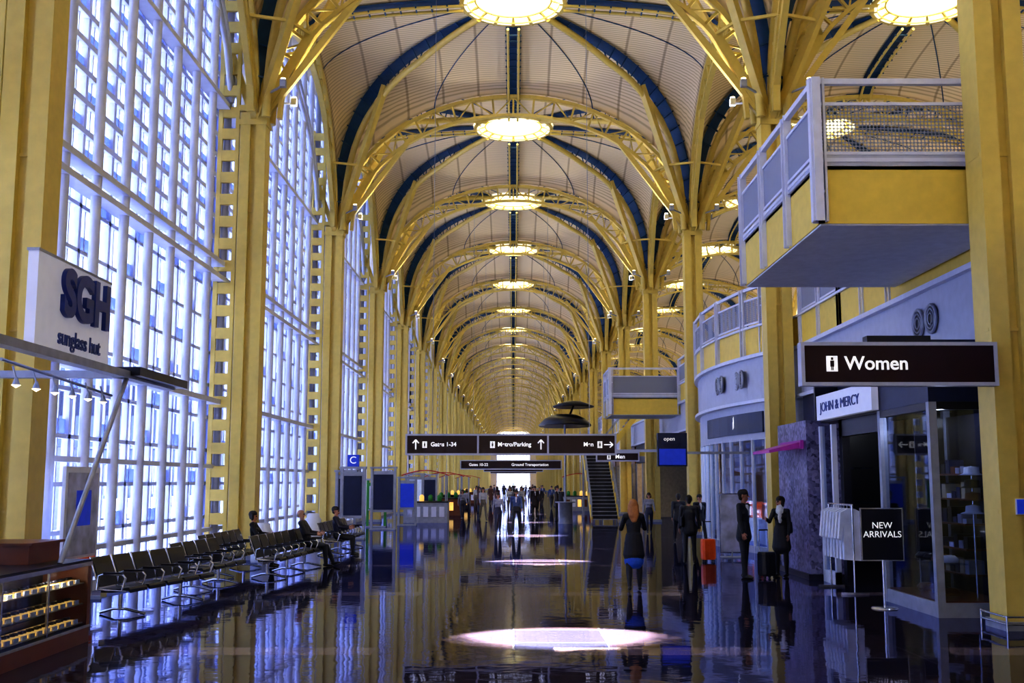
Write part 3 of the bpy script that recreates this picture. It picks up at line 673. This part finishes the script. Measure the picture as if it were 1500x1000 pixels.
for z in(.10,.20): mb.tube([(-.42,-.42,z),(.42,-.42,z)],.015,'chrome',6); mb.tube([(-.42,-.42,z),(-.42,.42,z)],.015,'chrome',6)
for x,y in((-.42,-.42),(.42,-.42),(-.42,.42)): mb.tube([(x,y,0),(x,y,.22)],.015,'chrome',6)
mb.obj('column_guard_rail',(7.2,15.8,0))
# ------------------------------------------------------------------ people
def capsule(a,b,ra,rb,wide=None,fx=1.0,fy=1.0,seg=14):
    a=Vector(a);b=Vector(b);t=b-a; l=t.length
    if l<1e-5: t=Vector((0,0,1))
    else: t=t/l
    w=Vector(wide) if wide else (Vector((1,0,0)) if abs(t.x)<.9 else Vector((0,1,0)))
    n1=(w-t*w.dot(t)).normalized(); n2=t.cross(n1)
    rings=[]
    for i in range(1,5): an=pi/2*(1-i/4.0); rings.append((a-t*ra*math.sin(an)*min(fx,fy),ra*math.cos(an)))
    for i in range(1,5): an=pi/2*(i-1)/4.0; rings.append((b+t*rb*math.sin(an)*min(fx,fy),rb*math.cos(an)))
    vs=[]
    for c,r in rings:
        for j in range(seg): an=2*pi*j/seg; vs.append(c+n1*math.cos(an)*r*fx+n2*math.sin(an)*r*fy)
    fs=[(i*seg+j,i*seg+(j+1)%seg,(i+1)*seg+(j+1)%seg,(i+1)*seg+j) for i in range(7) for j in range(seg)]
    vs.append(a-t*ra*min(fx,fy)); vs.append(b+t*rb*min(fx,fy)); k=len(vs)
    fs+=[(k-2,(j+1)%seg,j) for j in range(seg)]+[(k-1,7*seg+j,7*seg+(j+1)%seg) for j in range(seg)]
    return vs,fs
def D(a): return Vector((0,-math.sin(a),-math.cos(a)))
def figure(name,H,pose,cols,female=False,hair='short',skirt=None,coat=0,voxel=.009):
    pr=[]
    def add(a,b,ra,rb,lab,wide=None,fx=1,fy=1): pr.append((Vector(a),Vector(b),ra,rb,lab,wide,fx,fy))
    lean=pose.get('lean',0); hz=.93
    def T(x,y,z):
        y2=y*math.cos(lean)-(z-hz)*math.sin(lean); z2=(z-hz)*math.cos(lean)+y*math.sin(lean)
        return Vector((x,y2,hz+z2))
    sw=.165 if female else .190
    for s,nm in((-1,'l'),(1,'r')):
        th,kn=pose.get('leg_'+nm,(0,0.03)); ab=pose.get('ab',.03)
        hip=Vector((s*.095,0,hz-.02)); kd=D(th)+Vector((s*ab,0,0)); kne=hip+kd.normalized()*.43; sd=D(th-kn); ank=kne+(sd+Vector((s*ab*.3,0,0))).normalized()*.41
        add(hip,kne,.092,.062,'leg'); add(kne,kne+(ank-kne)*.35,.060,.060,'calf'); add(kne+(ank-kne)*.35,ank,.060,.048 if not female else .036,'calf')
        fp=pose.get('foot_'+nm,0); fd=Vector((0,-math.cos(fp),math.sin(fp))); up=Vector((0,math.sin(fp),math.cos(fp)))
        add(ank-up*.035-fd*.035,ank-up*.045+fd*.06,.037,.037,'shoe',(1,0,0)); add(ank-up*.04+fd*.05,ank-up*.055+fd*.155,.038,.026,'shoe',(1,0,0),1.15,.9)
        sh=T(s*sw,0,1.43); ua,eb=pose.get('arm_'+nm,(.1,.2)); aa=pose.get('aab_'+nm,.14)
        d1=(D(ua)+Vector((s*aa,0,0))).normalized(); el=sh+d1*.285; inw=pose.get('in_'+nm,0)
        d2=(D(ua+eb)+Vector((s*(aa*.4-inw),0,0))).normalized(); wr=el+d2*.25
        add(sh,el,.060 if not female else .050,.046,'top'); add(el,wr,.046,.034,'top')
        wv=Vector((0,1,0)) if abs(d2.y)<.7 else Vector((0,0,1)); wv=(wv-d2*wv.dot(d2)).normalized(); pn=d2.cross(wv)*(1 if s>0 else -1)
        if pn.x*s>0: pn=-pn
        add(wr+d2*.01,wr+d2*.075,.028,.036,'skin',wv,1.15,.5)
        for k,(o,ln) in enumerate(((-.036,.058),(-.013,.070),(.012,.076),(.037,.068))):
            p0=wr+d2*.085+wv*o*1.0; p1=p0+(d2+wv*o*3).normalized()*ln*.5+pn*.008; p2=p1+(d2*.8+pn*.6).normalized()*ln*.5
            add(p0,p1,.0095,.009,'skin'); add(p1,p2,.009,.0075,'skin')
        sg=-1 if wv.y>0 else 1
        t0=wr+d2*.03+wv*sg*.03; t1=t0+(d2*.7+wv*sg*.8+pn*.2).normalized()*.045; add(t0,t1,.013,.011,'skin'); add(t1,t1+(d2+pn*.3).normalized()*.03,.011,.009,'skin')
    add(T(-.05,0,.94),T(.05,0,.94),.115,.115,'hip',None,1,1)
    add(T(0,.0,.93),T(0,0,1.08),.130,.112,'hip' if not coat else 'top',(1,0,0),1.25,.9)
    add(T(0,0,1.08),T(0,-.005,1.30),.114 if not female else .100,.130 if not female else .112,'top',(1,0,0),1.3,.88)
    add(T(0,-.005,1.28),T(0,0,1.40),.130 if not female else .112,.09,'top',(1,0,0),1.38,.85)
    add(T(-sw+.01,0,1.425),T(sw-.01,0,1.425),.064,.064,'top')
    if female: add(T(-.07,-.085,1.28),T(.07,-.085,1.28),.05,.05,'top')
    add(T(0,0,1.42),T(0,-.012,1.54),.055,.048,'skin' if not pose.get('scarf') else 'scarf')
    if pose.get('scarf'): add(T(0,-.03,1.43),T(0,-.04,1.50),.085,.075,'scarf',(1,0,0),1.1,1); add(T(0.02,-.11,1.42),T(0.03,-.12,1.2),.04,.035,'scarf')
    if cols.get('shirt'): add(T(0,-.085,1.42),T(0,-.115,1.25),.035,.012,'shirt')
    if coat: add(T(0,.0,1.05),Vector((0,0,.93-coat)),.135,.165+coat*.06,'top',(1,0,0),1.2,.85)
    if skirt: add(Vector((0,0,.98)),Vector((0,0,.93-skirt)),.125,.17,'skirt',(1,0,0),1.15,.9)
    if pose.get('bag'): add(T(.17,.10,.98),T(.17,.10,1.16),.08,.07,'hip',(1,0,0),.6,1.3); add(T(.16,.08,1.16),T(.10,.05,1.46),.018,.018,'hip')
    yaw=pose.get('yaw',0); nod=pose.get('nod',0)
    hc=T(0,-.015,1.62)
    def Hd(x,y,z):
        return hc+Vector((x*math.cos(yaw)-y*math.sin(yaw),x*math.sin(yaw)+y*math.cos(yaw),z+y*math.sin(nod)))
    lat=Hd(1,0,0)-hc
    add(Hd(0,.015,.03),Hd(0,-.01,.03),.088,.084,'skin',lat,.9,1.05)
    add(Hd(0,-.02,-.0),Hd(0,-.042,-.065),.072,.042,'skin',lat,.95,1)
    add(Hd(0,-.092,.015),Hd(0,-.112,-.018),.010,.014,'skin')
    for s in(-1,1):
        add(Hd(s*.03,-.083,.018),Hd(s*.034,-.083,.018),.012,.012,'eye'); add(Hd(s*.018,-.09,.037),Hd(s*.045,-.082,.037),.007,.006,'hair')
        add(Hd(s*.08,.01,.02),Hd(s*.083,.012,-.02),.016,.011,'skin')
    add(Hd(-.02,-.086,-.048),Hd(.02,-.086,-.048),.007,.007,'lip')
    if hair!='bald':
        add(Hd(0,.035,.05),Hd(0,-.012,.065),.093,.085,'hair',lat,.95,1); add(Hd(0,.05,.03),Hd(0,.055,-.035),.078,.06,'hair',lat,1.05,.8)
    else: add(Hd(0,.055,.0),Hd(0,.055,-.035),.070,.055,'hair',lat,1.15,.6)
    if hair=='long':
        add(Hd(0,.05,.02),Hd(0,.085,-.17),.085,.085,'hair',lat,1.15,.7); add(Hd(0,.08,-.15),Hd(0,.095,-.27),.085,.045,'hair',lat,1.25,.55)
        for s in(-1,1): add(Hd(s*.075,.01,.03),Hd(s*.09,.02,-.16),.03,.03,'hair')
    if hair=='bob':
        for s in(-1,1): add(Hd(s*.072,.005,.04),Hd(s*.08,.01,-.07),.034,.032,'hair')
    V=[];F=[]
    sc=H/1.755
    for a,b,ra,rb,lab,w,fx,fy in pr:
        vs,fs=capsule(a*sc,b*sc,ra*sc,rb*sc,w,fx,fy); o=len(V); V+=vs; F+=[tuple(i+o for i in f) for f in fs]
    me=bpy.data.meshes.new('tmp'); me.from_pydata([tuple(v) for v in V],[],F); ob=bpy.data.objects.new('tmp',me); COL.objects.link(ob)
    md=ob.modifiers.new('r','REMESH'); md.mode='VOXEL'; md.voxel_size=voxel
    m2=ob.modifiers.new('s','SMOOTH'); m2.iterations=2; m2.factor=.5
    dg=bpy.context.evaluated_depsgraph_get(); res=bpy.data.meshes.new_from_object(ob.evaluated_get(dg)); bpy.data.objects.remove(ob)
    n=len(res.polygons); C=np.zeros(n*3); res.polygons.foreach_get('center',C); C=C.reshape(-1,3)
    best=np.full(n,1e9); idx=np.zeros(n,int); labs=[]
    for a,b,ra,rb,lab,w,fx,fy in pr:
        if lab not in labs: labs.append(lab)
        A=np.array(a*sc);B=np.array(b*sc);d=B-A;l2=max(1e-9,d@d); t=np.clip(((C-A)@d)/l2,0,1); dv=C-(A+t[:,None]*d)
        if w is not None and (fx!=1 or fy!=1):
            td=Vector(d)
            td=td.normalized() if td.length>1e-5 else Vector((0,0,1)); wv=Vector(w); n1=(wv-td*wv.dot(td)).normalized(); n2=td.cross(n1)
            q=np.sqrt(((dv@np.array(n1))/fx)**2+((dv@np.array(n2))/fy)**2+(dv@np.array(td))**2)
        else: q=np.linalg.norm(dv,axis=1)
        q=q-(ra+(rb-ra)*t)*sc
        if lab in('eye','lip','shirt','scarf'): q-=.006
        m=q<best; best[m]=q[m]; idx[m]=labs.index(lab)
    base={'leg':cols['leg'],'calf':cols.get('calf',cols['leg']),'hip':cols.get('hip',cols['leg']),'top':cols['top'],'skin':cols.get('skin',(.5,.25,.16)),'shoe':(.01,.01,.012),'eye':(.02,.015,.012),'lip':(.35,.08,.07),'hair':cols['hair'],'skirt':cols.get('skirt',cols['leg']),'scarf':(.7,.7,.72),'shirt':cols.get('shirt',(.7,.7,.75))}
    res.materials.clear()
    for l in labs: res.materials.append(mat(name+'_'+l,base[l],.6 if l!='shoe' else .3,scale=25))
    res.polygons.foreach_set('material_index',idx); res.polygons.foreach_set('use_smooth',[True]*n); res.update()
    zs=np.zeros(len(res.vertices)*3); res.vertices.foreach_get('co',zs); res['zmin']=float(zs[2::3].min())
    return res
def put(res,name,x,y,rz,z=None):
    return place(res,name,(x,y,-res['zmin'] if z is None else z),rz)
BK=(.012,.012,.018)
walkA={'leg_l':(.36,.08),'leg_r':(-.28,.25),'foot_r':-.45,'foot_l':.1,'arm_l':(-.3,.2),'arm_r':(.35,.35)}
walkB={'leg_r':(.34,.08),'leg_l':(-.26,.3),'foot_l':-.45,'foot_r':.1,'arm_r':(-.3,.2),'arm_l':(.3,.3)}
r=figure('w1',1.70,dict(leg_l=(.12,.05),leg_r=(-.12,.2),foot_r=-.2,arm_l=(.5,1.3),arm_r=(.45,1.3),in_l=.3,in_r=.3,aab_l=.25,aab_r=.25),dict(leg=BK,top=(.012,.012,.02),hair=(.42,.18,.06),skirt=(.02,.10,.55),hip=BK,calf=(.02,.02,.03)),True,'long',skirt=.36,coat=.24)
put(r,'woman_walking_away',2.28,21.0,pi)
r=figure('m1',1.70,dict(leg_l=(.1,.05),leg_r=(-.12,.1),arm_l=(.05,.2),arm_r=(-.2,.1),yaw=.2,bag=1),dict(leg=BK,top=BK,hair=(.02,.015,.01)),False,'short',coat=.1)
put(r,'man_with_suitcase',4.45,28.0,pi*.9)
r=figure('m2',1.87,dict(leg_l=(.08,.03),leg_r=(-.05,.05),arm_l=(.05,.25),arm_r=(-.15,.15),yaw=.3,aab_l=.15),dict(leg=BK,top=(.01,.012,.02),hair=(.015,.01,.01),shirt=(.6,.62,.7),skin=(.35,.16,.1)),False,'short',coat=.12)
put(r,'man_in_suit',4.95,23.8,pi*.3)
r=figure('w2',1.72,dict(leg_l=(.0,.03),leg_r=(.06,.05),arm_l=(.6,1.2),arm_r=(.1,.3),in_l=.2,scarf=1,yaw=-.5,bag=1),dict(leg=BK,top=BK,hair=(.02,.012,.01)),True,'bob',coat=.3)
put(r,'woman_with_scarf',5.85,24.2,-pi*.2)
sit={'leg_l':(1.45,1.35),'leg_r':(1.4,1.0),'foot_r':.35,'arm_l':(.5,1.0),'arm_r':(.6,.9),'in_l':.35,'in_r':.35,'lean':-.32,'ab':.06}
r=figure('s1',1.78,sit,dict(leg=(.02,.02,.03),top=(.03,.03,.045),hair=(.25,.24,.24),skin=(.5,.28,.2)),False,'bald')
put(r,'man_seated',-5.02,27.15,pi/2-.06)
sit2=dict(sit); sit2.update(lean=-.1,leg_r=(1.5,1.5),foot_r=0,nod=.2)
r=figure('s2',1.7,sit2,dict(leg=BK,top=BK,hair=(.02,.015,.015)),True,'bob'); put(r,'woman_seated',-6.25,26.8,pi/2-.0)
r=figure('s3',1.72,dict(sit2,lean=-.12),dict(leg=BK,top=(.02,.02,.05),hair=(.02,.015,.015)),False,'short'); put(r,'man_seated',-4.92,31.0,pi/2)
variants=[]
cl=[((.03,.03,.06),(.25,.25,.3)),((.02,.02,.03),(.02,.02,.03)),((.05,.06,.12),(.12,.05,.04)),((.03,.03,.04),(.05,.08,.2)),((.15,.13,.1),(.4,.4,.42)),((.02,.02,.02),(.03,.02,.02))]
for i,(lg,tp) in enumerate(cl):
    variants.append(figure('v%d'%i,1.62+.035*i,[walkA,walkB,{}][i%3],dict(leg=lg,top=tp,hair=(.03,.02,.015),shirt=(.5,.5,.55)) if i%2 else dict(leg=lg,top=tp,hair=(.05,.03,.02)),i%2==0,['bob','short','long','short','long','short'][i],coat=[0,.1,.3,0,0,.2][i],voxel=.014))
put(variants[0],'pedestrian',-.62,44.5,.1); put(variants[3],'pedestrian',.12,45.2,-.1)
rr=random.Random(5)
spots=[(-1.6,58),(1.2,62),(2.3,59),(-2.8,66),(.6,75),(1.9,80),(-1.2,82),(3.1,72),(-2.6,78),(-.3,90),(1.4,95),(2.6,99),(-2.1,101),(.2,108),(-3.0,95),(3.6,90),(5.6,37.5),(5.4,44),(-1,120),(1,126),(2.3,132),(-2.4,138),(0,145),(3,118),(-3.6,115),(1.7,152),(-1.4,160),(6.0,35.6),(-2.8,60.5),(-2.3,73),(-.2,66),(.5,69),(1.5,87),(-1.9,93),(2.9,84)]
for x,y in spots: put(variants[rr.randrange(6)],'pedestrian',x,y,rr.choice([0,pi,.3,pi-.4,1.5]))
def suitcase(k,h=.62,w=.42,d=.25):
    mb=MB(); b=.05
    sec=[(-w/2+b,-d/2),(w/2-b,-d/2),(w/2,-d/2+b),(w/2,d/2-b),(w/2-b,d/2),(-w/2+b,d/2),(-w/2,d/2-b),(-w/2,-d/2+b)]
    vs=[];zz=[(.06,.9),(.10,1),(.06+h-.04,1),(.06+h,.9)]
    for z,f in zz: vs+=[(x*f,y*f,z) for x,y in sec]
    fs=[(i*8+j,i*8+(j+1)%8,(i+1)*8+(j+1)%8,(i+1)*8+j) for i in range(3) for j in range(8)]+[tuple(range(8))[::-1],tuple(range(24,32))]
    mb.add(vs,fs,k)
    for x in(-.12,.12): mb.tube([(x,d/2-.04,h),(x,d/2-.04,1.02)],.01,'chrome',6)
    mb.tube([(-.12,d/2-.04,1.02),(.12,d/2-.04,1.02)],.015,'black',6)
    for x in(-w/2+.06,w/2-.06):
        for y in(-d/2+.05,d/2-.05): mb.tube([(x-.012,y,.032),(x+.012,y,.032)],.032,'black',10)
    for x in(-.12,0,.12): mb.box(x-.015,x+.015,-d/2-.008,-d/2,.12,h,k)
    return mb
suitcase('orange',.52,.36,.24).obj('rolling_suitcase',(5.02,28.6,0),.2)
suitcase('black',.5,.38,.25).obj('rolling_suitcase',(5.4,23.7,0),.5)
for x,y in((5.95,30.2),):
    mb=MB(); mb.box(-.3,.3,-.02,.02,.15,1.7,'poster'); mb.box(-.33,.33,-.015,.015,.12,1.73,'chrome'); mb.box(-.3,.3,-.2,.2,0,.03,'grey'); mb.box(-.02,.02,-.02,.02,0,.2,'grey'); mb.obj('poster_frame',(x,y,0))
# ------------------------------------------------------------------ lights
def lamp(kind,name,loc,power,col,rot=(0,0,0),**kw):
    l=bpy.data.lights.new(name,kind); l.energy=power; l.color=col
    for a,b in kw.items(): setattr(l,a,b)
    o=bpy.data.objects.new(name,l); COL.objects.link(o); o.location=loc; o.rotation_euler=rot; return o
for i,y in enumerate(lines[:-1]):
    pw=480 if i<8 else 370
    lamp('SPOT','uplight',(-5.9,y+.9,12.6),pw,(1,.96,.86),(pi,0,0),spot_size=2.9,spot_blend=1,shadow_soft_size=.3)
    lamp('SPOT','uplight',(5.9,y+.9,12.6),pw,(1,.96,.86),(pi,0,0),spot_size=2.9,spot_blend=1,shadow_soft_size=.3)
    if i<12: lamp('SPOT','uplight',(14.4,y+HY,8.0),500,(1,.95,.84),(pi,0,0),spot_size=2.6,spot_blend=1,shadow_soft_size=.3)  # fill added over the aisle to brighten the vaults, no fixture
for i in range(4,14): lamp('POINT','shop_light',(9.5,Y0+L*(i-1)+9,3.8),110,(1,.8,.55),shadow_soft_size=.2)
lamp('POINT','shop_light',(9.2,36,3.9),220,(.85,.9,1),shadow_soft_size=.2); lamp('POINT','shop_light',(9.0,21.2,3.9),60,(.85,.9,1),shadow_soft_size=.2); lamp('POINT','showcase_light',(7.0,18.0,3.0),24,(.9,.9,1),shadow_soft_size=.08)
lamp('POINT','counter_light',(-5.60,12.2,.93),14,(1,.82,.55),shadow_soft_size=.04); lamp('POINT','counter_light',(-5.60,13.6,.93),14,(1,.82,.55),shadow_soft_size=.04)
d=Vector((0.6,-7.3,-18.5)); sun=lamp('SUN','sun',(0,60,60),150,(1,.98,.97)); sun.rotation_euler=d.to_track_quat('-Z','Y').to_euler(); sun.data.angle=.01
# world
w=bpy.data.worlds.new('World'); SC.world=w; w.use_nodes=True; nt=w.node_tree; bg=nt.nodes['Background']
tc=nt.nodes.new('ShaderNodeTexCoord'); sp=nt.nodes.new('ShaderNodeSeparateXYZ'); cr=nt.nodes.new('ShaderNodeValToRGB')
nt.links.new(tc.outputs['Generated'],sp.inputs[0]); nt.links.new(sp.outputs['Z'],cr.inputs[0]); nt.links.new(cr.outputs[0],bg.inputs[0])
cr.color_ramp.elements[0].color=(.74,.81,1,1); cr.color_ramp.elements[0].position=0; cr.color_ramp.elements[1].color=(.50,.66,1,1); cr.color_ramp.elements[1].position=.8
bg.inputs[1].default_value=2.6
# camera
cd=bpy.data.cameras.new('camera'); cam=bpy.data.objects.new('camera',cd); COL.objects.link(cam); SC.camera=cam
cd.sensor_width=36; cd.lens=38.4; cd.clip_end=1500
cam.location=(0,0,2.05); cam.rotation_euler=(pi/2+math.atan(205/1600),0,.00125)
SC.view_settings.view_transform='Standard'
try: SC.view_settings.look='High Contrast'
except Exception as ex: print('look',ex)
SC.view_settings.exposure=0.12
